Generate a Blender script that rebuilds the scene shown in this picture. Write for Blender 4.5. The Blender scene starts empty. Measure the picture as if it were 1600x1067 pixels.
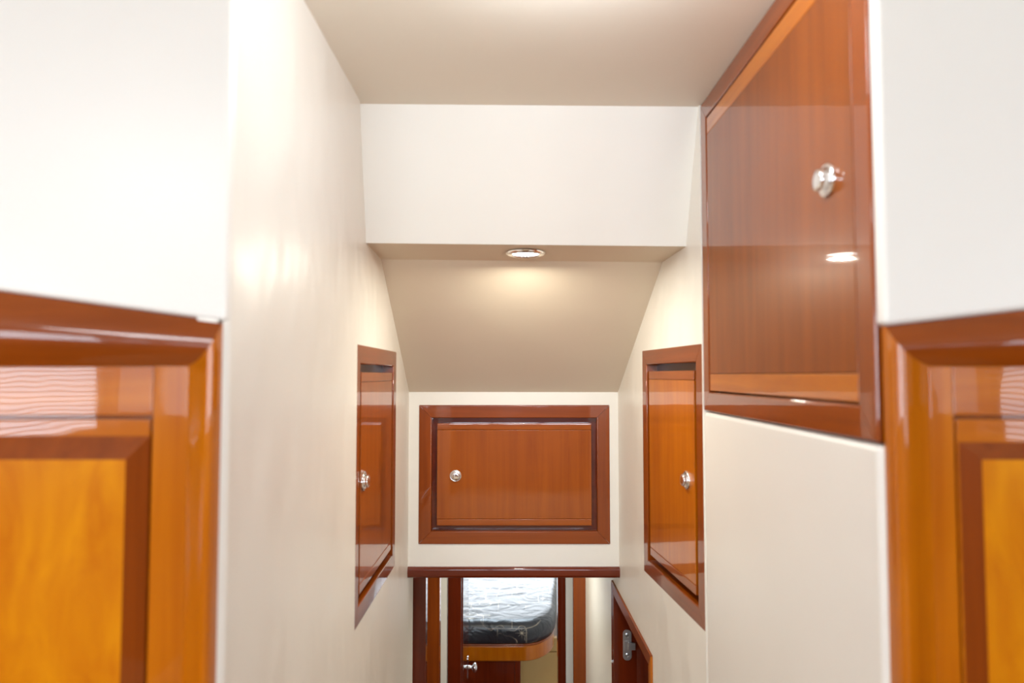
import bpy, bmesh, math, random
from mathutils import Vector, Matrix
from mathutils.geometry import tessellate_polygon

random.seed(4)
PI = math.pi
SC = bpy.context.scene
COL = SC.collection

# ------------------------------------------------------------------ helpers
def srgb(r, g, b):
    def f(c):
        c /= 255.0
        return c / 12.92 if c <= .04045 else ((c + .055) / 1.055) ** 2.4
    return (f(r), f(g), f(b), 1.0)

def tag(o, label=None, cat=None, group=None, kind=None):
    if label: o['label'] = label
    if cat: o['category'] = cat
    if group: o['group'] = group
    if kind: o['kind'] = kind
    return o

def obj(name, bm, mat, parent=None, smooth=False, bevel=0.0, segs=2, flat_faces=False):
    bmesh.ops.recalc_face_normals(bm, faces=bm.faces[:])
    me = bpy.data.meshes.new(name)
    bm.to_mesh(me); bm.free()
    mats = mat if isinstance(mat, (list, tuple)) else [mat]
    for m in mats: me.materials.append(m)
    if smooth:
        for p in me.polygons: p.use_smooth = True
        me.set_sharp_from_angle(angle=math.radians(52))
    o = bpy.data.objects.new(name, me)
    COL.objects.link(o)
    if parent: o.parent = parent
    if flat_faces:
        w = o.modifiers.new('wn', 'WEIGHTED_NORMAL'); w.keep_sharp = True; w.weight = 95
    if bevel:
        b = o.modifiers.new('edge', 'BEVEL')
        b.width = bevel; b.segments = segs; b.limit_method = 'ANGLE'; b.angle_limit = math.radians(40)
        b.harden_normals = False
        for p in me.polygons: p.use_smooth = True
        try:
            w = o.modifiers.new('wn', 'WEIGHTED_NORMAL'); w.keep_sharp = True; w.weight = 90
        except Exception:
            pass
    return o

def empty(name, loc, rz=0.0):
    o = bpy.data.objects.new(name, None)
    o.empty_display_size = .05
    o.location = loc; o.rotation_euler = (0, 0, rz)
    COL.objects.link(o)
    return o

def box(bm, x0, x1, y0, y1, z0, z1):
    v = [bm.verts.new((x, y, z)) for x in (x0, x1) for y in (y0, y1) for z in (z0, z1)]
    for q in ((0, 1, 3, 2), (4, 6, 7, 5), (0, 4, 5, 1), (2, 3, 7, 6), (0, 2, 6, 4), (1, 5, 7, 3)):
        bm.faces.new([v[i] for i in q])
    return v

def boxm(*a):
    bm = bmesh.new(); box(bm, *a); return bm

def prism(bm, ptsA, ptsB):
    """solid between two matching closed outlines"""
    a = [bm.verts.new(p) for p in ptsA]; b = [bm.verts.new(p) for p in ptsB]
    n = len(a)
    for i in range(n):
        j = (i + 1) % n
        bm.faces.new((a[i], a[j], b[j], b[i]))
    bm.faces.new(a); bm.faces.new(b[::-1])

def plate(bm, loops, f, t):
    """flat plate with holes: loops of (a, b); f(a, b, d) -> xyz; d runs 0..t"""
    flat = [p for l in loops for p in l]
    tris = tessellate_polygon([[Vector((p[0], p[1], 0)) for p in l] for l in loops])
    fr = [bm.verts.new(f(p[0], p[1], 0)) for p in flat]
    bk = [bm.verts.new(f(p[0], p[1], t)) for p in flat]
    for tr in tris:
        try:
            bm.faces.new([fr[i] for i in tr]); bm.faces.new([bk[i] for i in reversed(tr)])
        except ValueError:
            pass
    k = 0
    for l in loops:
        n = len(l)
        for i in range(n):
            a, b = k + i, k + (i + 1) % n
            bm.faces.new((fr[a], fr[b], bk[b], bk[a]))
        k += n
    bmesh.ops.dissolve_limit(bm, angle_limit=.002, verts=bm.verts[:], edges=bm.edges[:])

def rect(a0, a1, b0, b1):
    return [(a0, b0), (a1, b0), (a1, b1), (a0, b1)]

def lathe(bm, prof, n=40, M=None):
    """prof: (radius, height) pairs, axis along local -y (out of a wall)"""
    M = M or Matrix()
    rings = []
    for r, h in prof:
        if r < 1e-6:
            rings.append([bm.verts.new(M @ Vector((0, -h, 0)))])
        else:
            rings.append([bm.verts.new(M @ Vector((r * math.cos(2 * PI * i / n), -h, r * math.sin(2 * PI * i / n)))) for i in range(n)])
    for A, B in zip(rings, rings[1:]):
        for i in range(n):
            j = (i + 1) % n
            if len(A) == 1 and len(B) == 1: continue
            if len(A) == 1: bm.faces.new((A[0], B[j], B[i]))
            elif len(B) == 1: bm.faces.new((A[i], A[j], B[0]))
            else: bm.faces.new((A[i], A[j], B[j], B[i]))
    for R in (rings[0], rings[-1]):
        if len(R) > 2: bm.faces.new(R)

# ------------------------------------------------------------------ materials
def new_mat(name):
    m = bpy.data.materials.new(name); m.use_nodes = True
    nt = m.node_tree
    return m, nt, nt.nodes['Principled BSDF']

def N(nt, t, **kw):
    n = nt.nodes.new(t)
    for k, v in kw.items(): setattr(n, k, v)
    return n

def coords(nt, spread=7.0):
    """object coordinates with a per-object offset so that no two boards share their figure"""
    tc = N(nt, 'ShaderNodeTexCoord'); oi = N(nt, 'ShaderNodeObjectInfo')
    mu = N(nt, 'ShaderNodeMath', operation='MULTIPLY'); mu.inputs[1].default_value = spread
    nt.links.new(oi.outputs['Random'], mu.inputs[0])
    ad = N(nt, 'ShaderNodeVectorMath', operation='ADD')
    nt.links.new(tc.outputs['Object'], ad.inputs[0]); nt.links.new(mu.outputs[0], ad.inputs[1])
    return ad.outputs[0]

_wood = {}
def wood(kind, axis):
    key = (kind, axis)
    if key in _wood: return _wood[key]
    dark, light, rough, fig = {
        'brown':    (srgb(120, 54, 4), srgb(150, 74, 9), .34, .6),
        'cherry':   (srgb(136, 61, 4), srgb(170, 86, 8), .34, .6),
        'frame':    (srgb(118, 50, 5), srgb(152, 71, 11), .34, .5),
        'honey':    (srgb(188, 98, 4), srgb(226, 146, 12), .34, 1.0),
        'amber':    (srgb(162, 78, 3), srgb(204, 116, 8), .32, .8),
        'mahogany': (srgb(84, 24, 5), srgb(118, 40, 9), .30, .5),
    }[kind]
    m, nt, p = new_mat('wood_%s_%s' % (kind, axis))
    co = coords(nt)
    mp = N(nt, 'ShaderNodeMapping')
    s = {'x': (1.6, 38, 38), 'y': (38, 1.6, 38), 'z': (38, 38, 1.6)}[axis]
    mp.inputs['Scale'].default_value = s
    nt.links.new(co, mp.inputs['Vector'])
    n1 = N(nt, 'ShaderNodeTexNoise'); n1.inputs['Scale'].default_value = 1.0
    n1.inputs['Detail'].default_value = 6; n1.inputs['Roughness'].default_value = .6; n1.inputs['Distortion'].default_value = .6
    nt.links.new(mp.outputs[0], n1.inputs['Vector'])
    n2 = N(nt, 'ShaderNodeTexNoise'); n2.inputs['Scale'].default_value = 9.0 if kind != 'honey' else 22.0
    n2.inputs['Detail'].default_value = 4; n2.inputs['Distortion'].default_value = 1.2
    mp2 = N(nt, 'ShaderNodeMapping'); s2 = {'x': (.35, 1, 1), 'y': (1, .35, 1), 'z': (1, 1, .35)}[axis]
    mp2.inputs['Scale'].default_value = s2
    nt.links.new(co, mp2.inputs['Vector']); nt.links.new(mp2.outputs[0], n2.inputs['Vector'])
    mx = N(nt, 'ShaderNodeMix', data_type='FLOAT'); mx.inputs['Factor'].default_value = .45 * fig if kind != 'honey' else .75
    nt.links.new(n1.outputs['Fac'], mx.inputs[2]); nt.links.new(n2.outputs['Fac'], mx.inputs[3])
    cr = N(nt, 'ShaderNodeValToRGB')
    cr.color_ramp.elements[0].position = .26; cr.color_ramp.elements[0].color = dark
    cr.color_ramp.elements[1].position = .76; cr.color_ramp.elements[1].color = light
    nt.links.new(mx.outputs[0], cr.inputs[0])
    nt.links.new(cr.outputs[0], p.inputs['Base Color'])
    p.inputs['Roughness'].default_value = rough
    p.inputs['Specular IOR Level'].default_value = .1
    p.inputs['Coat Weight'].default_value = .68 if kind == 'brown' else 1.0
    p.inputs['Coat Roughness'].default_value = .035
    p.inputs['Coat IOR'].default_value = 1.47
    nb = N(nt, 'ShaderNodeTexNoise'); nb.inputs['Scale'].default_value = 14; nb.inputs['Detail'].default_value = 1
    nt.links.new(co, nb.inputs['Vector'])
    bp = N(nt, 'ShaderNodeBump'); bp.inputs['Strength'].default_value = .035; bp.inputs['Distance'].default_value = .01
    nt.links.new(nb.outputs['Fac'], bp.inputs['Height'])
    nt.links.new(bp.outputs[0], p.inputs['Coat Normal'])
    _wood[key] = m
    return m

def vinyl(name, col, rough=.38, bump=.12, scale=5.0, stretch=1.0):
    m, nt, p = new_mat(name)
    co = coords(nt, 3.0)
    n = N(nt, 'ShaderNodeTexNoise'); n.inputs['Scale'].default_value = scale; n.inputs['Detail'].default_value = 2
    mp = N(nt, 'ShaderNodeMapping'); mp.inputs['Scale'].default_value = (1, 1, stretch)
    nt.links.new(co, mp.inputs['Vector']); nt.links.new(mp.outputs[0], n.inputs['Vector'])
    n2 = N(nt, 'ShaderNodeTexNoise'); n2.inputs['Scale'].default_value = 420; n2.inputs['Detail'].default_value = 2
    nt.links.new(co, n2.inputs['Vector'])
    b1 = N(nt, 'ShaderNodeBump'); b1.inputs['Strength'].default_value = bump; b1.inputs['Distance'].default_value = .05
    b2 = N(nt, 'ShaderNodeBump'); b2.inputs['Strength'].default_value = .05; b2.inputs['Distance'].default_value = .001
    nt.links.new(n.outputs['Fac'], b1.inputs['Height']); nt.links.new(n2.outputs['Fac'], b2.inputs['Height'])
    nt.links.new(b1.outputs[0], b2.inputs['Normal']); nt.links.new(b2.outputs[0], p.inputs['Normal'])
    cr = N(nt, 'ShaderNodeMix', data_type='RGBA')
    cr.inputs['A'].default_value = col; cr.inputs['B'].default_value = tuple(c * .95 for c in col[:3]) + (1,)
    nt.links.new(n.outputs['Fac'], cr.inputs['Factor']); nt.links.new(cr.outputs['Result'], p.inputs['Base Color'])
    p.inputs['Roughness'].default_value = rough
    p.inputs['Specular IOR Level'].default_value = .45
    return m

def simple(name, col, rough=.5, metal=0.0, emit=None, strength=0.0):
    m, nt, p = new_mat(name)
    n = N(nt, 'ShaderNodeTexNoise'); n.inputs['Scale'].default_value = 60
    mr = N(nt, 'ShaderNodeMapRange'); mr.inputs['To Min'].default_value = rough * .9; mr.inputs['To Max'].default_value = rough * 1.1
    nt.links.new(n.outputs['Fac'], mr.inputs['Value']); nt.links.new(mr.outputs[0], p.inputs['Roughness'])
    p.inputs['Base Color'].default_value = col
    p.inputs['Metallic'].default_value = metal
    if emit:
        p.inputs['Emission Color'].default_value = emit; p.inputs['Emission Strength'].default_value = strength
    return m

CREAM = srgb(241, 236, 226)
M_WALL = vinyl('cream_vinyl', CREAM, rough=.36, bump=.2, scale=7.0, stretch=.6)
M_SOFT = vinyl('cream_padded_vinyl', srgb(241, 236, 228), rough=.34, bump=.05, scale=4.0)
M_HEAD = vinyl('cream_smooth_vinyl', srgb(240, 235, 226), rough=.5, bump=.015)
M_SLOPE = vinyl('shade_toned_vinyl', srgb(222, 206, 184), rough=.55, bump=.01)
M_CEIL = vinyl('cream_headliner', srgb(240, 231, 216), rough=.55, bump=.01)
M_TAN = vinyl('tan_lining', srgb(214, 176, 112), rough=.5, bump=.03)
M_CHROME = simple('chrome', (.86, .86, .87, 1), .09, 1.0)
M_STEEL = simple('brushed_steel', (.62, .61, .60, 1), .32, 1.0)
M_GAP = simple('dark_recess', srgb(84, 44, 26), .34)
M_DARK = simple('shadow_gap', srgb(34, 16, 8), .5)
M_CARPET = vinyl('beige_carpet', srgb(190, 165, 130), rough=.9, bump=.1, scale=60)
M_FLOOR = wood('mahogany', 'y')
M_LAMP = simple('lamp_lens', (1, 1, 1, 1), .3, 0, (1.0, .98, .93, 1), 14.0)
M_DAY = simple('window_daylight', (1, 1, 1, 1), .5, 0, (.80, .87, 1.0, 1), 3.0)
M_SLAT = simple('white_slat', srgb(228, 226, 222), .4)

# ------------------------------------------------------------------ setting
ZC = .572          # ceiling, heights are measured from the eye
LX, LX2 = -.318, -.322
RX = .400
YL, YR = .785, .768                    # the two bulkheads beside the corridor mouth
Z_UP, Z_LOW = -1.45, -2.45             # upper and lower floors
YF = 2.21                              # far bulkhead over the lower passage

def rwall(y): return .5316 - .0905 * y  # far part of the right wall runs inwards

o = obj('ceiling', boxm(-1.75, 1.75, -4.65, 1.56, ZC, ZC + .04), M_CEIL)
tag(o, 'flat cream ceiling over the top of the corridor', 'ceiling', kind='structure')

# header: upright fascia, lamp soffit, sloping panel
bm = bmesh.new()
def header_profile(side):
    if side == 'L':
        x = [-.3225] * 4; y = [1.463, 1.5426, 1.7202, YF]
        z = [ZC, .2905, .2835, -.0538]
    else:
        y = [1.479, 1.5652, 1.7400, YF]; x = [rwall(v) + .001 for v in y]
        z = [ZC, .2872, .2795, -.0545]
    pts = list(zip(x, y, z))
    xe = x[-1]
    return pts + [(xe, YF + .05, z[-1]), (xe, YF + .05, ZC)]
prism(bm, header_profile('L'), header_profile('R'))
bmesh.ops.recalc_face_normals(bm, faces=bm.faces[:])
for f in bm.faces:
    if f.normal.z < -.3: f.material_index = 1        # down-facing ledge and slope get a darker colour, their shade painted in
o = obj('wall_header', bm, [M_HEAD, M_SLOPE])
tag(o, 'cream header with upright fascia, narrow lamp ledge and sloping panel below', 'wall', kind='structure')

# far bulkhead with a hole for its cabinet
FX0, FX1, FZ0, FZ1 = -.2904, .3045, -.5243, -.0945
bm = bmesh.new()
plate(bm, [rect(LX2, rwall(YF), -.5928, -.054), rect(FX0 + .012, FX1 - .012, FZ0 + .012, FZ1 - .012)], lambda a, b, d: (a, YF + d, b), .05)
o = obj('wall_far', bm, M_HEAD)
tag(o, 'small cream end wall around the framed wooden hatch', 'wall', kind='structure')

bm = boxm(LX2 - .012, rwall(YF) + .012, YF - .012, YF + .05, -.626, -.5928)
o = obj('trim_1', bm, wood('mahogany', 'x'), bevel=.009, segs=4)
tag(o, 'glossy dark red wooden lintel strip over the lower doorway', 'trim', kind='structure')

# left wall: rounded corner at the corridor mouth
bm = bmesh.new()
r = .012
plan = [(-.3225, YL - .004)]
for i in range(7):
    a = PI / 2 * i / 6
    plan.append((LX - r + .003 + r * math.sin(a), YL - .004 + r - r * math.cos(a)))
plan += [(LX, .83), (LX, 1.447), (-.350, 1.447), (-.350, YL - .004)]
prism(bm, [(x, y, Z_UP) for x, y in plan], [(x, y, ZC) for x, y in plan])
o = obj('wall_left', bm, M_WALL, bevel=.002)
tag(o, 'tall plain cream wall on the left of the corridor', 'wall', kind='structure')

NL = (1.4485, 1.9500, -.522, .0640)     # left hatch: y0, y1, z0, z1
bm = bmesh.new()
plate(bm, [rect(1.447, 2.325, Z_LOW, ZC), rect(NL[0] + .012, NL[1] - .012, NL[2] + .012, NL[3] - .012)],
      lambda a, b, d: (LX2 - d, a, b), .03)
o = obj('wall_left', bm, M_WALL)
tag(o, 'cream wall around the tall hatch on the left', 'wall', kind='structure')

# right wall: near slab below the big cabinet, far part with hatch and doorway
bm = boxm(RX, RX + .03, .772, 1.4725, Z_UP, -.0765)
o = obj('wall_right', bm, M_SOFT, bevel=.009, segs=4)
tag(o, 'pale cream padded wall below the big high cabinet', 'wall', kind='structure')

NR = (1.4745, 1.9300, -.530, .0668)
def doorway_top(y, inner=True): return (-.7258 + (y - 1.855) * .1535) - (.034 if inner else 0)
DR = (1.878, 2.270)
outer = [(1.4725, -2.0), (1.4725, ZC), (YF + .09, ZC), (YF + .09, Z_LOW), (DR[1], Z_LOW), (DR[1], doorway_top(DR[1])),
         (DR[0], doorway_top(DR[0])), (DR[0], Z_LOW), (1.4725, Z_LOW)]
bm = bmesh.new()
plate(bm, [outer, rect(NR[0] + .012, NR[1] - .012, NR[2] + .012, NR[3] - .012)],
      lambda a, b, d: (rwall(a) + d, a, b), .03)
o = obj('wall_right', bm, M_WALL)
tag(o, 'cream wall around the tall hatch on the right', 'wall', kind='structure')

# bulkheads above the two near cupboards, padded and rounded at their lower edge
def head_top(s, x):
    return .0590 + (-.3219 - x) * .137 if s < 0 else .0527 + (x - .4058) * .114
for s in (-1, 1):
    bm = bmesh.new()
    y = YL if s < 0 else YR
    xa = -.3165 if s < 0 else .4035
    xb = 1.75 * s
    pts = [(xa, head_top(s, xa) + .0005), (xa, ZC), (xb, ZC), (xb, head_top(s, .95 * s)), (.95 * s, head_top(s, .95 * s))]
    if s < 0: pts[0:1] = [(-.3221, head_top(s, -.3219) + .0005), (xa, head_top(s, -.3219) + .0005)]
    prism(bm, [(p, y - .006, q) for p, q in pts], [(p, y + .03, q) for p, q in pts])
    o = obj('wall_left' if s < 0 else 'wall_right', bm, M_SOFT, bevel=.007, segs=4)
    tag(o, 'bright cream padded panel above the wooden cupboard in the left foreground' if s < 0 else
        'cream padded panel above the wooden cupboard in the right foreground', 'wall', kind='structure')

# ------------------------------------------------------------------ wall cabinets
def knob_mesh(r=.019, proud=.017):
    bm = bmesh.new()
    k = r / .019
    lathe(bm, [(0, 0), (.019 * k, 0), (.0193 * k, .0012), (.0186 * k, .0036), (.0172 * k, .0048), (.0156 * k, .0046), (.0142 * k, .0028),
               (.0128 * k, .0014), (.0118 * k, .0020), (.0110 * k, proud * .55), (.0122 * k, proud * .72), (.0123 * k, proud * .86), (.0112 * k, proud * .96),
               (.0070 * k, proud), (0, proud * 1.01)], 44)
    return bm

def make_cabinet(name, label, loc, rz, W, H, fw, cw, rail_h, knob, woods, proud=.004, cd=.016, knob_r=.019, gap_mat=None, bev=.003, knob_h=.010):
    """origin: middle of the lower edge, on the wall plane; local x to the right, -y out of the wall"""
    t = empty(name, loc, rz)
    tag(t, label, 'cabinet')
    wf, wd, wr = woods
    h = W / 2
    # mitred frame: two stiles, two rails
    g = .0005
    b = bev
    prof = [(0, cd), (0, -proud + b), (b * .3, -proud + b * .3), (b, -proud), (fw - b, -proud), (fw - b * .3, -proud + b * .3), (fw, -proud + b), (fw, cd)]
    for side in (-1, 1):
        bm = bmesh.new()
        prism(bm, [(side * (h - u), y, u + g) for u, y in prof], [(side * (h - u), y, H - u - g) for u, y in prof])
        obj('stile', bm, wood(wf, 'z'), t, smooth=True, flat_faces=True)
        bm = bmesh.new()
        zz = (lambda u: H - u) if side > 0 else (lambda u: u)
        prism(bm, [(-h + u + g, y, zz(u)) for u, y in prof], [(h - u - g, y, zz(u)) for u, y in prof])
        obj('rail', bm, wood(wf, 'x'), t, smooth=True, flat_faces=True)
    # recessed liner behind the gap round the door
    bm = bmesh.new()
    e = h - fw + .006
    box(bm, -e, e, cd, cd + .006, fw - .006, H - fw + .006)
    obj('liner', bm, gap_mat or wood('mahogany', 'x'), t)
    # door leaf with a strip of cross grain along its top and bottom
    dx, d0, d1 = h - fw - cw, fw + cw, H - fw - cw
    y0 = -proud * .6
    dr = obj('door', boxm(-dx, dx, y0, cd - .0005, d0 + rail_h + .0004, d1 - rail_h - .0004), wood(wd, 'z'), t, bevel=.0014)
    obj('door_rail', boxm(-dx, dx, y0, cd - .0005, d1 - rail_h, d1), wood(wr, 'x'), dr, bevel=.0016)
    obj('door_rail', boxm(-dx, dx, y0, cd - .0005, d0, d0 + rail_h), wood(wr, 'x'), dr, bevel=.0016)
    kb = obj('knob', knob_mesh(knob_r, knob_h), M_CHROME, dr, smooth=True)
    kb.location = (knob[0], y0, knob[1])
    tag(kb, 'round chrome push-button knob')
    return t

# far hatch
W, H = FX1 - FX0, FZ1 - FZ0
make_cabinet('wall_cabinet', 'small landscape wooden hatch on the end wall, directly over the lower doorway',
             ((FX0 + FX1) / 2, YF, FZ0), 0, W, H, .0405, .0165, .020, (-.1754 - (FX0 + FX1) / 2, -.3136 - FZ0),
             ('frame', 'cherry', 'cherry'), cd=.020, knob_r=.0185)
# right hatch
ang = math.atan2(-1, .0905)
ym = (NR[0] + NR[1]) / 2
make_cabinet('wall_cabinet', 'tall narrow wooden hatch in the right wall, past the big high cabinet',
             (rwall(ym) + .0035, ym, NR[2]), ang, (NR[1] - NR[0]) * 1.0041, NR[3] - NR[2], .040, .0175, .021, (ym - 1.579, -.234 - NR[2]),
             ('frame', 'amber', 'cherry'), cd=.026, gap_mat=M_GAP, knob_r=.0205, knob_h=.0125)
# left hatch
ym = (NL[0] + NL[1]) / 2
make_cabinet('wall_cabinet', 'tall narrow wooden hatch in the left wall with a chrome knob',
             (LX2 - .002, ym, NL[2]), PI / 2, NL[1] - NL[0], NL[3] - NL[2], .041, .0175, .021, (1.533 - ym, -.230 - NL[2]),
             ('frame', 'cherry', 'cherry'), cd=.026, gap_mat=M_GAP, knob_r=.0205, knob_h=.0125)
# big cabinet on the right
Y0, Y1, Z0, Z1 = .7765, 1.4722, -.0745, ZC - .0005
ym = (Y0 + Y1) / 2
make_cabinet('wall_cabinet', 'big glossy high wooden cabinet on the right reaching the ceiling',
             (RX + .004, ym, Z0), -PI / 2, Y1 - Y0, Z1 - Z0, .0400, .0022, .0340, (ym - .8837, .2465 - Z0),
             ('frame', 'brown', 'amber'), proud=.004, knob_r=.0215, knob_h=.0155, gap_mat=M_DARK, bev=.0032)

# ------------------------------------------------------------------ near cupboards beside the corridor mouth
def near_cupboard(s, label):
    y = YL if s < 0 else YR
    if s < 0:
        xo, xb, xg, p0, p1 = -.3219, -.3570, -.3960, -.3960, -.4170
        zt, sl = .0590, .137
        zb, zr, zs, q0, q1 = .0096, -.0452, -.0487, -.0672, -.0917
    else:
        xo, xb, xg, p0, p1 = .4062, .4500, .4760, .4785, .4960
        zt, sl = .0527, .114
        zb, zr, zs, q0, q1 = .0094, -.0440, -.0475, -.0725, -.0897
    far = .95 * s
    zbot = Z_UP
    t = empty('tall_cupboard', ((xo + far) / 2, y, zbot))
    tag(t, label, 'cupboard')
    ox, oy, oz = t.location
    def L(x, d, z): return (x - ox, -d, z - oz)         # d: out of the bulkhead, towards the saloon
    # convex moulding: head and stile share a curved mitre
    n = 26
    prof = []
    for i in range(n + 1):
        u = i / n
        d = .002 + .019 * math.sin(PI / 2 * min(1, u / .42)) ** .7
        if u > .42: d = .0076 + .0134 * max(0.0, math.cos(PI / 2 * (u - .42) / .58)) ** 1.2
        prof.append((u, d))
    def stile_x(u): return xo + (xb - xo) * (u ** 2.1)
    def mitre_z(u): return zt + (zb - zt) * (u ** .72)
    bm = bmesh.new(); A = []; B = []
    for u, d in prof:
        A.append(L(stile_x(u), d, zbot)); B.append(L(stile_x(u), d, mitre_z(u)))
    A += [L(xb, -.004, zbot), L(xo, -.004, zbot)]; B += [L(xb, -.004, zb), L(xo, -.004, zt)]
    prism(bm, A, B)
    obj('stile_moulding', bm, wood('amber', 'z'), t, smooth=True)
    bm = bmesh.new(); A = []; B = []
    ztf = zt + abs(far - xo) * sl
    for u, d in prof:
        A.append(L(stile_x(u), d, mitre_z(u))); B.append(L(far, d, ztf + (zb - ztf) * (u ** .72)))
    A += [L(xb, -.004, zb), L(xo, -.004, zt)]; B += [L(far, -.004, zb), L(far, -.004, ztf)]
    prism(bm, A, B)
    obj('head_moulding', bm, wood('frame', 'x'), t, smooth=True)
    def b(x0, x1, d0, d1, z0, z1):
        x0, x1 = sorted((x0 - ox, x1 - ox))
        return boxm(x0, x1, -d1, -d0, z0 - oz, z1 - oz)
    obj('stile', b(xb, xg + .0006 * -s, -.004, .0075, zbot, zb), wood('amber', 'z'), t, bevel=.0012)
    obj('rail', b(xg + .0006 * s, far, -.004, .0062, zr, zb), wood('amber', 'x'), t, bevel=.0012)
    # door leaf: flat margin, then a raised bevelled panel
    xd = xg + .0022 * s
    dr = obj('door', b(xd, far, -.004, .0068, zbot + .02, zs), wood('amber', 'x'), t, bevel=.0015)
    bm = bmesh.new()
    xi0, xi1 = p0 + .002 * s, p1
    base = [(xi0, q0), (far - .02 * s, q0), (far - .02 * s, zbot + .06), (xi0, zbot + .06)]
    top = [(xi1, q1), (far - .05 * s, q1), (far - .05 * s, zbot + .09), (xi1, zbot + .09)]
    a0 = [bm.verts.new(L(x, .0060, z)) for x, z in base]
    a1 = [bm.verts.new(L(x, .0072, z)) for x, z in base]
    a2 = [bm.verts.new(L(x, .0200, z)) for x, z in top]
    for P, Q in ((a0, a1), (a1, a2)):
        for i in range(4):
            f = bm.faces.new((P[i], P[(i + 1) % 4], Q[(i + 1) % 4], Q[i]))
            f.material_index = 1
    bm.faces.new(a2); bm.faces.new(a0[::-1])
    pn = obj('raised_panel', bm, [wood('honey', 'z'), wood('frame', 'z')], dr)
    tag(pn, 'honey-coloured raised panel with dark bevelled edge')
    # carcass behind
    obj('carcass', b(xo + .032 * s, far, -.45, -.0045, zbot, zb - .03), wood('frame', 'z'), t)
    return t
near_cupboard(-1, 'tall wooden cupboard with honey raised panel in the left foreground')
near_cupboard(1, 'tall wooden cupboard with honey raised panel in the right foreground')

# ------------------------------------------------------------------ downlight in the header ledge
t = empty('downlight', (.0315, 1.633, .2832))
tag(t, 'small round lit downlight in the narrow ledge of the header', 'lamp')
RXm = Matrix.Rotation(PI / 2, 4, 'X')       # local -y -> world -z
bm = bmesh.new()
lathe(bm, [(.031, -.002), (.0325, .0035), (.036, .0050), (.041, .0045), (.0455, .0018), (.0462, -.0015), (.031, -.002)], 48, RXm)
obj('bezel', bm, M_CHROME, t, smooth=True)
bm = bmesh.new()
lathe(bm, [(.0310, -.0015), (.0310, .0015), (.024, .0028), (.012, .0034), (0, .0036)], 40, RXm)
obj('lens', bm, M_LAMP, t, smooth=True)

# ------------------------------------------------------------------ lower passage
def board(name, a, mat, label=None, cat=None, kind='structure', bevel=.002, parent=None):
    o = obj(name, boxm(*a), mat, parent, bevel=bevel)
    if label: tag(o, label, cat, kind=kind)
    return o

# recessed door in the right wall below the hatch
t = empty('door_1', (rwall(2.07), 2.07, Z_LOW))
tag(t, 'dark wooden door with steel hinge low in the right wall', 'door', kind='structure')
ox, oy, oz = t.location
def trim_piece(nm, pts, mat, depth=(-.006, .05)):
    bm = bmesh.new()
    prism(bm, [(rwall(y) + depth[0] - ox, y - oy, z - oz) for y, z in pts], [(rwall(y) + depth[1] - ox, y - oy, z - oz) for y, z in pts])
    return obj(nm, bm, mat, t, bevel=.002)
zn, zf = doorway_top(DR[0] - .022, False), doorway_top(2.296, False)
trim_piece('head_casing', [(DR[0] - .022, zn), (2.296, zf), (DR[1] + .001, doorway_top(DR[1]) ), (DR[0], doorway_top(DR[0]))], wood('frame', 'y'))
trim_piece('casing', [(DR[0] - .022, zn - .0005), (DR[0] - .0005, doorway_top(DR[0]) - .0005), (DR[0] - .0005, Z_LOW), (DR[0] - .022, Z_LOW)], wood('amber', 'z'))
trim_piece('casing', [(2.296, zf - .0005), (DR[1] - .008, doorway_top(DR[1] - .008) - .0005), (DR[1] - .008, Z_LOW), (2.296, Z_LOW)], wood('mahogany', 'z'), (-.006, .09))
bm = bmesh.new()
zt = doorway_top(DR[1])
prism(bm, [(.0, -.390, zt - .062 - oz), (.0, -.002, zt - .002 - oz), (.0, -.002, .01), (.0, -.390, .01)],
      [(.034, -.390, zt - .062 - oz), (.034, -.002, zt - .002 - oz), (.034, -.002, .01), (.034, -.390, .01)])
lf = obj('leaf', bm, wood('mahogany', 'z'), t, bevel=.002)
lf.location = (rwall(2.25) + .062 - ox, DR[1] - .012 - oy, 0)
lf.rotation_euler = (0, 0, math.radians(32))
# hinge plate on the jamb that faces the stairs
def rounded(w, h, r, n=8):
    out = []
    for cx, cz, a0 in ((w / 2 - r, h / 2 - r, 0), (-w / 2 + r, h / 2 - r, PI / 2), (-w / 2 + r, -h / 2 + r, PI), (w / 2 - r, -h / 2 + r, 1.5 * PI)):
        for i in range(n + 1):
            a = a0 + PI / 2 * i / n
            out.append((cx + r * math.cos(a), cz + r * math.sin(a)))
    return out
hy, hz, hx = DR[1] - .0085, -.850, rwall(2.27) + .0365
bm = bmesh.new()
pl = rounded(.027, .094, .0125)
hole = [[(.0068 * math.cos(a * PI / 8), z + .0068 * math.sin(a * PI / 8)) for a in range(16)] for z in (-.031, .031)]
plate(bm, [pl] + hole, lambda a, b, d: (hx + a - ox, hy - .0035 + d - oy, hz + b - oz), .004)
for z in (-.031, .031):                                  # screw heads
    lathe(bm, [(.0062, -.0005), (.0062, .0012), (.003, .0022), (0, .0022)], 16, Matrix.Translation((hx - ox, hy - oy, hz + z - oz)))
box(bm, hx - .009 - ox, hx + .006 - ox, hy - .007 - oy, hy - .003 - oy, hz - .014 - oz, hz + .013 - oz)
box(bm, hx + .002 - ox, hx + .024 - ox, hy - .013 - oy, hy - .006 - oy, hz - .012 - oz, hz + .010 - oz)
hg = obj('hinge', bm, M_STEEL, t, bevel=.0008)
tag(hg, 'grey steel hinge')

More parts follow.
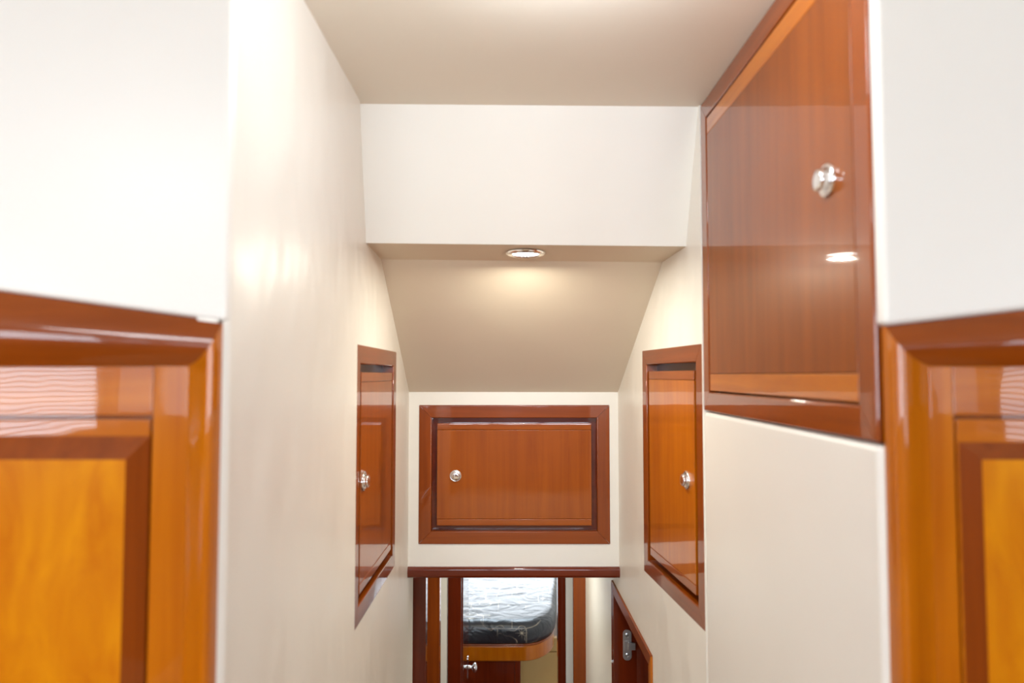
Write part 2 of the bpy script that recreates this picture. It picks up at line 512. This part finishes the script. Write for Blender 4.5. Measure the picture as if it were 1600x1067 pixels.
# left side of the lower passage: successive door casings that face the stairs
o = obj('wall_left', boxm(-.42, -.39, 2.326, 3.50, Z_LOW, -.60), M_WALL)
tag(o, 'cream wall behind the brown casings on the left of the lower passage', 'wall', kind='structure')
o = obj('wall_left', boxm(-.389, -.3140, 3.45, 3.499, Z_LOW, -.601), M_SOFT)
tag(o, 'narrow pale strip of wall beside the cabin doorway on the left', 'wall', kind='structure')
o = obj('wall_right', boxm(.325, .36, 2.301, 3.16, Z_LOW, -.60), M_SOFT)
tag(o, 'bright pale wall of the lower passage right of the cabin doorway', 'wall', kind='structure')
board('trim_2', (.272, .40, 3.161, 3.20, Z_LOW, -.60), wood('frame', 'z'), 'brown upright trim at the end of the bright passage wall', 'trim')
o = obj('wall_right', boxm(.262, .30, 3.49, 3.52, Z_LOW, -.60), M_SOFT)
tag(o, 'narrow cream upright strip right of the cabin doorway', 'wall', kind='structure')
o = obj('ceiling', boxm(-.40, .40, YF + .0505, 3.56, -.60, -.57), M_CEIL)
tag(o, 'low cream ceiling of the lower passage', 'ceiling', kind='structure')
board('trim_3', (.223, .2615, 3.49, 3.56, Z_LOW, -.601), wood('mahogany', 'z'), 'dark red upright jamb right of the cabin doorway', 'trim')
board('trim_5', (-.389, -.2890, 2.400, 2.450, Z_LOW, -.601), wood('mahogany', 'z'), 'nearest brown upright casing on the left of the lower passage', 'trim')
board('trim_6', (-.310, -.2935, 2.4505, 2.470, Z_LOW, -.601), M_SOFT, 'thin pale upright bead between two brown casings', 'trim')
board('trim_7', (-.389, -.2870, 2.840, 2.890, Z_LOW, -.601), wood('frame', 'z'), 'second brown upright casing on the left of the lower passage', 'trim')
board('trim_4', (-.3135, -.2485, 3.50, 3.56, Z_LOW, -.601), wood('mahogany', 'z'), 'dark red upright jamb left of the cabin doorway', 'trim')

# open cabin door, folded back beside the bed
t = empty('door_3', (-.2475, 3.57, Z_LOW))
tag(t, 'open glossy wooden cabin door seen edge on beside the bed', 'door', kind='structure')
lf = obj('leaf', boxm(-.028, .004, .0, .455, .01, 1.80), wood('mahogany', 'z'), t, bevel=.003)
kz = -1.612 - Z_LOW
bm = bmesh.new()
MK = Matrix.Translation((.004, .395, kz)) @ Matrix.Rotation(PI / 2, 4, 'Z')     # local -y -> world +x
pl = rounded(.034, .125, .015)
plate(bm, [pl], lambda a, b, d: (.004 + d, .395 + a, kz + b), .003)
lathe(bm, [(.013, 0), (.011, .010), (.0085, .016), (.010, .022), (.020, .026), (.0265, .033), (.0275, .040), (.024, .047), (.014, .052), (0, .053)], 32, MK)
kb = obj('door_knob', bm, M_CHROME, t, bevel=.0006)
tag(kb, 'chrome knob on an upright plate')

# ------------------------------------------------------------------ cabin: bed
BY, ZM, ZMB, ZB = 4.12, -1.412, -1.544, -1.642       # foot of the bed, mattress top, mattress bottom, board bottom
def foot_outline(grow=0.0, y_end=6.1):
    """plan of the island bed: rounded foot, flaring sides"""
    pts = []
    x1 = .262 + grow; f = BY - grow
    right = []
    for i in range(13):
        a = PI / 2 * i / 12
        right.append((.060 + (x1 - .060) * math.sin(a), f + .33 * (1 - math.cos(a))))
    right += [(x1 + .05, 5.0), (x1 + .13, y_end)]
    left = [(-.56 - (x - .06), y) for x, y in right]
    return right + left[::-1]
# body: curved board over a cupboard front and a set-back tan plinth
t = empty('bed', (-.25, 5.0, Z_LOW))
tag(t, 'built-in wooden bed base with curved front board below the dark mattress', 'bed')
ox, oy, oz = t.location
bm = bmesh.new()
pl = foot_outline()
prism(bm, [(x - ox, y - oy, ZB - oz) for x, y in pl], [(x - ox, y - oy, ZMB - .012 - oz) for x, y in pl])
obj('board', bm, wood('amber', 'z'), t, bevel=.006, segs=3)
bm = bmesh.new()
pl = foot_outline(.004)
prism(bm, [(x - ox, y - oy, ZMB - .0118 - oz) for x, y in pl], [(x - ox, y - oy, ZMB - oz) for x, y in pl])
obj('lip', bm, wood('frame', 'x'), t, bevel=.004)
obj('cupboard_front', boxm(-.55 - ox, .016 - ox, BY + .03 - oy, BY + .06 - oy, 0, ZB - .0005 - oz), wood('mahogany', 'z'), t, bevel=.003)
obj('post', boxm(.017 - ox, .050 - ox, BY + .022 - oy, BY + .07 - oy, 0, ZB - .0005 - oz), wood('mahogany', 'z'), t, bevel=.003)
obj('lower_panel', boxm(.0505 - ox, .34 - ox, BY + .36 - oy, BY + .40 - oy, 0, ZB - .088 - oz), M_TAN, t, bevel=.004)
obj('upper_panel', boxm(.0505 - ox, .34 - ox, BY + .36 - oy, BY + .40 - oy, ZB - .084 - oz, ZB - .0005 - oz), M_TAN, t, bevel=.004)

# mattress in a dark printed cover
def cover_material():
    m, nt, p = new_mat('dark_printed_cover')
    tc = N(nt, 'ShaderNodeTexCoord')
    # chart-like print: fine pale contour lines and rectangles on near-black cloth
    nz = N(nt, 'ShaderNodeTexNoise'); nz.inputs['Scale'].default_value = 3.2; nz.inputs['Detail'].default_value = 3
    nt.links.new(tc.outputs['Object'], nz.inputs['Vector'])
    mm = N(nt, 'ShaderNodeMath', operation='MULTIPLY'); mm.inputs[1].default_value = 9
    nt.links.new(nz.outputs['Fac'], mm.inputs[0])
    fr = N(nt, 'ShaderNodeMath', operation='FRACT'); nt.links.new(mm.outputs[0], fr.inputs[0])
    c1 = N(nt, 'ShaderNodeMath', operation='COMPARE'); c1.inputs[1].default_value = .5; c1.inputs[2].default_value = .035
    nt.links.new(fr.outputs[0], c1.inputs[0])
    br = N(nt, 'ShaderNodeTexBrick'); br.inputs['Scale'].default_value = 3.0; br.inputs['Mortar Size'].default_value = .006
    br.inputs['Color1'].default_value = (0, 0, 0, 1); br.inputs['Color2'].default_value = (0, 0, 0, 1); br.inputs['Mortar'].default_value = (1, 1, 1, 1)
    mpx = N(nt, 'ShaderNodeMapping'); mpx.inputs['Rotation'].default_value = (math.radians(68), 0, 0)
    nt.links.new(tc.outputs['Object'], mpx.inputs['Vector']); nt.links.new(mpx.outputs[0], br.inputs['Vector'])
    mx = N(nt, 'ShaderNodeMath', operation='MAXIMUM'); nt.links.new(c1.outputs[0], mx.inputs[0]); nt.links.new(br.outputs['Color'], mx.inputs[1])
    n3 = N(nt, 'ShaderNodeTexNoise'); n3.inputs['Scale'].default_value = 6
    nt.links.new(tc.outputs['Object'], n3.inputs['Vector'])
    gt = N(nt, 'ShaderNodeMapRange'); gt.inputs['From Min'].default_value = .45; gt.inputs['From Max'].default_value = .6
    nt.links.new(n3.outputs['Fac'], gt.inputs['Value'])
    ml = N(nt, 'ShaderNodeMath', operation='MULTIPLY'); nt.links.new(mx.outputs[0], ml.inputs[0]); nt.links.new(gt.outputs[0], ml.inputs[1])
    ck = N(nt, 'ShaderNodeMix', data_type='RGBA')
    ck.inputs['A'].default_value = srgb(40, 42, 48); ck.inputs['B'].default_value = srgb(150, 140, 124)
    nt.links.new(ml.outputs[0], ck.inputs['Factor']); nt.links.new(ck.outputs['Result'], p.inputs['Base Color'])
    p.inputs['Roughness'].default_value = .36
    p.inputs['Specular IOR Level'].default_value = .8
    wv = N(nt, 'ShaderNodeTexNoise'); wv.inputs['Scale'].default_value = 5.5; wv.inputs['Detail'].default_value = 3; wv.inputs['Distortion'].default_value = 1.5
    mpw = N(nt, 'ShaderNodeMapping'); mpw.inputs['Scale'].default_value = (.9, 1.15, 1)
    nt.links.new(tc.outputs['Object'], mpw.inputs['Vector']); nt.links.new(mpw.outputs[0], wv.inputs['Vector'])
    bp = N(nt, 'ShaderNodeBump'); bp.inputs['Strength'].default_value = .5; bp.inputs['Distance'].default_value = .03
    nt.links.new(wv.outputs['Fac'], bp.inputs['Height']); nt.links.new(bp.outputs[0], p.inputs['Normal'])
    return m
M_COVER = cover_material()
M_STAR = simple('pale_print', srgb(205, 192, 168), .6)
t = empty('mattress', (-.25, 5.0, ZMB))
tag(t, 'mattress in a dark printed cover with a pale star, lying on the bed base', 'mattress')
ox, oy, oz = t.location
bm = bmesh.new()
rings = []
hgt = ZM - ZMB
for zz, gr in ((0, -.006), (.006, .004), (.03, .010), (.07, .012), (.100, .008), (.118, -.004), (.128, -.020), (.132, -.045)):
    pl = foot_outline(gr)
    rings.append([bm.verts.new((x - ox, y - oy, zz)) for x, y in pl])
for A, B in zip(rings, rings[1:]):
    for i in range(len(A)):
        j = (i + 1) % len(A)
        bm.faces.new((A[i], A[j], B[j], B[i]))
bm.faces.new(rings[0][::-1]); bm.faces.new(rings[-1])
mt = obj('cover', bm, M_COVER, t, smooth=True)
# compass star printed on the side, lying on the cloth
bm = bmesh.new()
sx, sz = .056, -1.478
c = bm.verts.new((sx - ox, BY - .0135 - oy, sz - oz))
pts = []
for i in range(32):
    a = 2 * PI * i / 32
    k = i % 4
    rr = (.036 if i % 8 == 0 else .027) if k == 0 else .0055
    if k in (1, 3): rr = .006
    if k == 2: rr = .0045
    x = sx + rr * math.sin(a)
    pts.append(bm.verts.new((x - ox, BY - .0128 + max(0, x - .06) * .1 - oy, sz + rr * math.cos(a) - oz)))
for i in range(32): bm.faces.new((c, pts[i], pts[(i + 1) % 32]))
ret = bmesh.ops.extrude_face_region(bm, geom=bm.faces[:])
for v in [g for g in ret['geom'] if isinstance(g, bmesh.types.BMVert)]: v.co.y += .003
obj('compass_star', bm, M_STAR, mt)

# cabin shell
def shell(nm, a, mat, label, cat):
    o = obj(nm, boxm(*a), mat); tag(o, label, cat, kind='structure'); return o
bm = bmesh.new()
plate(bm, [[(-1.1, Z_LOW), (-.3180, Z_LOW), (-.3180, -.60), (.2995, -.60), (.2995, Z_LOW), (1.1, Z_LOW), (1.1, -.40), (-1.1, -.40)]],
      lambda a, b, d: (a, 3.521 + d, b), .038)
o = obj('wall_cabin', bm, M_SOFT); tag(o, 'cream cabin wall around the doorway', 'wall', kind='structure')
shell('wall_cabin_left', (-1.13, -1.1, 3.52, 6.33, Z_LOW, -.40), M_SOFT, 'cream side wall of the cabin, left of the bed', 'wall')
shell('wall_cabin_right', (1.1, 1.13, 3.52, 6.33, Z_LOW, -.40), M_SOFT, 'cream side wall of the cabin, right of the bed', 'wall')
bm = bmesh.new()
plate(bm, [rect(-1.1, 1.1, Z_LOW, -.40), rect(-.80, .80, -1.22, -.58)], lambda a, b, d: (a, 6.30 + d, b), .03)
o = obj('wall_cabin_end', bm, M_SOFT); tag(o, 'cream end wall of the cabin with a window behind the bed', 'wall', kind='structure')
bm = bmesh.new()
plate(bm, [rect(-1.13, 1.13, 3.50, 6.33), rect(-.35, .35, 4.45, 5.15)], lambda a, b, d: (a, b, -.40 + d), .04)
o = obj('ceiling', bm, M_CEIL); tag(o, 'cream cabin ceiling with a deck hatch over the bed', 'ceiling', kind='structure')
shell('floor', (-1.13, 1.13, 1.0, 6.33, Z_LOW - .04, Z_LOW), M_FLOOR, 'wooden floor of the lower passage and cabin', 'floor')

# ------------------------------------------------------------------ saloon behind the camera (seen only in reflections and by its daylight)
shell('floor', (-1.78, 1.78, -4.68, .98, Z_UP - .04, Z_UP), M_CARPET, 'beige carpeted floor of the saloon above the stairs', 'floor')
shell('wall_stair', (-.36, .43, .96, .98, Z_LOW, Z_UP - .041), wood('mahogany', 'x'), 'wooden riser below the saloon floor', 'wall')
WL = (-1.50, -.40, -.22, .36)      # y0, y1, z0, z1 of the side windows
WR = (-1.06, -.10, -.22, .36)
for s, wv in ((-1, WL), (1, WR)):
    bm = bmesh.new()
    plate(bm, [rect(-4.65, .80, Z_UP, ZC), rect(*wv)], lambda a, b, d: (s * (1.70 + d), a, b), .05)
    o = obj('wall_saloon_left' if s < 0 else 'wall_saloon_right', bm, wood('frame', 'z'))
    tag(o, 'wooden saloon side wall with a blind at its window, ' + ('left' if s < 0 else 'right'), 'wall', kind='structure')
    # venetian blind
    t = empty('window_1' if s < 0 else 'window_2', (s * 1.705, (wv[0] + wv[1]) / 2, wv[2]))
    tag(t, 'saloon window with venetian blind, ' + ('left' if s < 0 else 'right'), 'window', kind='structure')
    hw = (wv[1] - wv[0]) / 2 - .004
    bm = bmesh.new()
    z = .006
    while z < wv[3] - wv[2] - .03:
        c_, s_ = .0075 * math.cos(.45), .0075 * math.sin(.45)
        prism(bm, [(-c_, -hw, z + s_ * s), (c_, -hw, z - s_ * s), (c_, -hw, z - s_ * s + .0007), (-c_, -hw, z + s_ * s + .0007)],
              [(-c_, hw, z + s_ * s), (c_, hw, z - s_ * s), (c_, hw, z - s_ * s + .0007), (-c_, hw, z + s_ * s + .0007)])
        z += .019
    sl = obj('slats', bm, M_SLAT, t)
    obj('head_rail', boxm(-.012, .012, -hw, hw, wv[3] - wv[2] - .028, wv[3] - wv[2] - .002), M_SLAT, t)
bm = bmesh.new()
RW = (-1.25, 1.35, -.34, .48)
plate(bm, [rect(-1.75, 1.75, Z_UP, ZC), rect(*RW)], lambda a, b, d: (a, -4.65 - d, b), .05)
o = obj('wall_saloon_back', bm, wood('frame', 'z')); tag(o, 'wooden back wall of the saloon around its wide glass doors', 'wall', kind='structure')
t = empty('window_3', ((RW[0] + RW[1]) / 2, -4.675, RW[2]))
tag(t, 'wide glazed doors at the back of the saloon', 'window', kind='structure')
hw = (RW[1] - RW[0]) / 2; hh = RW[3] - RW[2]
for x0, x1 in ((-hw, -hw + .05), (hw - .05, hw), (-.36, -.30), (.30, .36)):
    obj('mullion', boxm(x0, x1, -.02, .02, .0, hh), wood('mahogany', 'z'), t)

# ------------------------------------------------------------------ light
def area(name, loc, rot, sx, sy, power, col, spread=PI):
    l = bpy.data.lights.new(name, 'AREA'); l.shape = 'RECTANGLE'; l.size = sx; l.size_y = sy
    l.energy = power; l.color = col; l.spread = spread
    o = bpy.data.objects.new(name, l); o.location = loc; o.rotation_euler = rot; COL.objects.link(o)
    return o
DAY = (.73, .88, 1.0)
area('daylight_back', ((RW[0] + RW[1]) / 2, -4.75, (RW[2] + RW[3]) / 2), (PI / 2, 0, 0), RW[1] - RW[0], RW[3] - RW[2], 112, DAY)
area('daylight_left', (-1.80, (WL[0] + WL[1]) / 2, .06), (PI / 2, 0, -PI / 2), WL[1] - WL[0], .6, 21, DAY)
area('daylight_right', (1.80, (WR[0] + WR[1]) / 2, .06), (PI / 2, 0, PI / 2), WR[1] - WR[0], .6, 10, DAY)
area('saloon_fill', (-.95, -.45, ZC - .012), (0, 0, 0), .5, .5, 11, (.9, .96, 1.0))  # added fill below the saloon ceiling, lifts the left bulkhead
area('daylight_hatch', (0, 4.80, -.37), (0, 0, 0), .7, .7, 16, DAY)
area('daylight_bow', (0, 6.36, -.90), (-PI / 2, 0, 0), 1.6, .64, 20, (.85, .93, 1.0))
l = bpy.data.lights.new('downlight_beam', 'AREA'); l.shape = 'DISK'; l.size = .05; l.energy = 2.6; l.color = (1.0, .98, .84); l.spread = PI
o = bpy.data.objects.new('downlight_beam', l); o.location = (.0315, 1.633, .270); COL.objects.link(o)

area('passage_fill', (0, 2.85, -.605), (0, 0, 0), .12, .12, 2.6, (1.0, 1.0, .86))  # unseen fill under the passage ceiling, added to brighten its right wall

# unseen fill light at the stair head, added to brighten fascia and walls
l = bpy.data.lights.new('stair_head_fill', 'POINT'); l.shadow_soft_size = .06; l.energy = 4.3; l.color = (.84, .93, 1.0)
o = bpy.data.objects.new('stair_head_fill', l); o.location = (.08, .82, .490); COL.objects.link(o)

w = bpy.data.worlds.new('sky'); SC.world = w; w.use_nodes = True
nt = w.node_tree
bg = nt.nodes['Background']
sky = nt.nodes.new('ShaderNodeTexSky'); sky.sky_type = 'HOSEK_WILKIE'; sky.turbidity = 4
nt.links.new(sky.outputs[0], bg.inputs['Color']); bg.inputs['Strength'].default_value = .3

# ------------------------------------------------------------------ camera
cam = bpy.data.cameras.new('camera'); cam.sensor_width = 36; cam.lens = 36 * 1100 / 1600
cam.clip_start = .02
cam.dof.use_dof = True; cam.dof.focus_distance = 2.4; cam.dof.aperture_fstop = 2.8
o = bpy.data.objects.new('camera', cam); COL.objects.link(o)
o.location = (0, 0, 0); o.rotation_euler = (PI / 2 + math.atan(52 / 1100), 0, 0)
SC.camera = o

SC.view_settings.view_transform = 'Standard'; SC.view_settings.look = 'None'
SC.view_settings.exposure = .48; SC.view_settings.gamma = 1; SC.view_settings.use_curve_mapping = False
cy = SC.cycles
cy.use_denoising = True; cy.max_bounces = 12; cy.diffuse_bounces = 6; cy.glossy_bounces = 5; cy.sample_clamp_indirect = 6
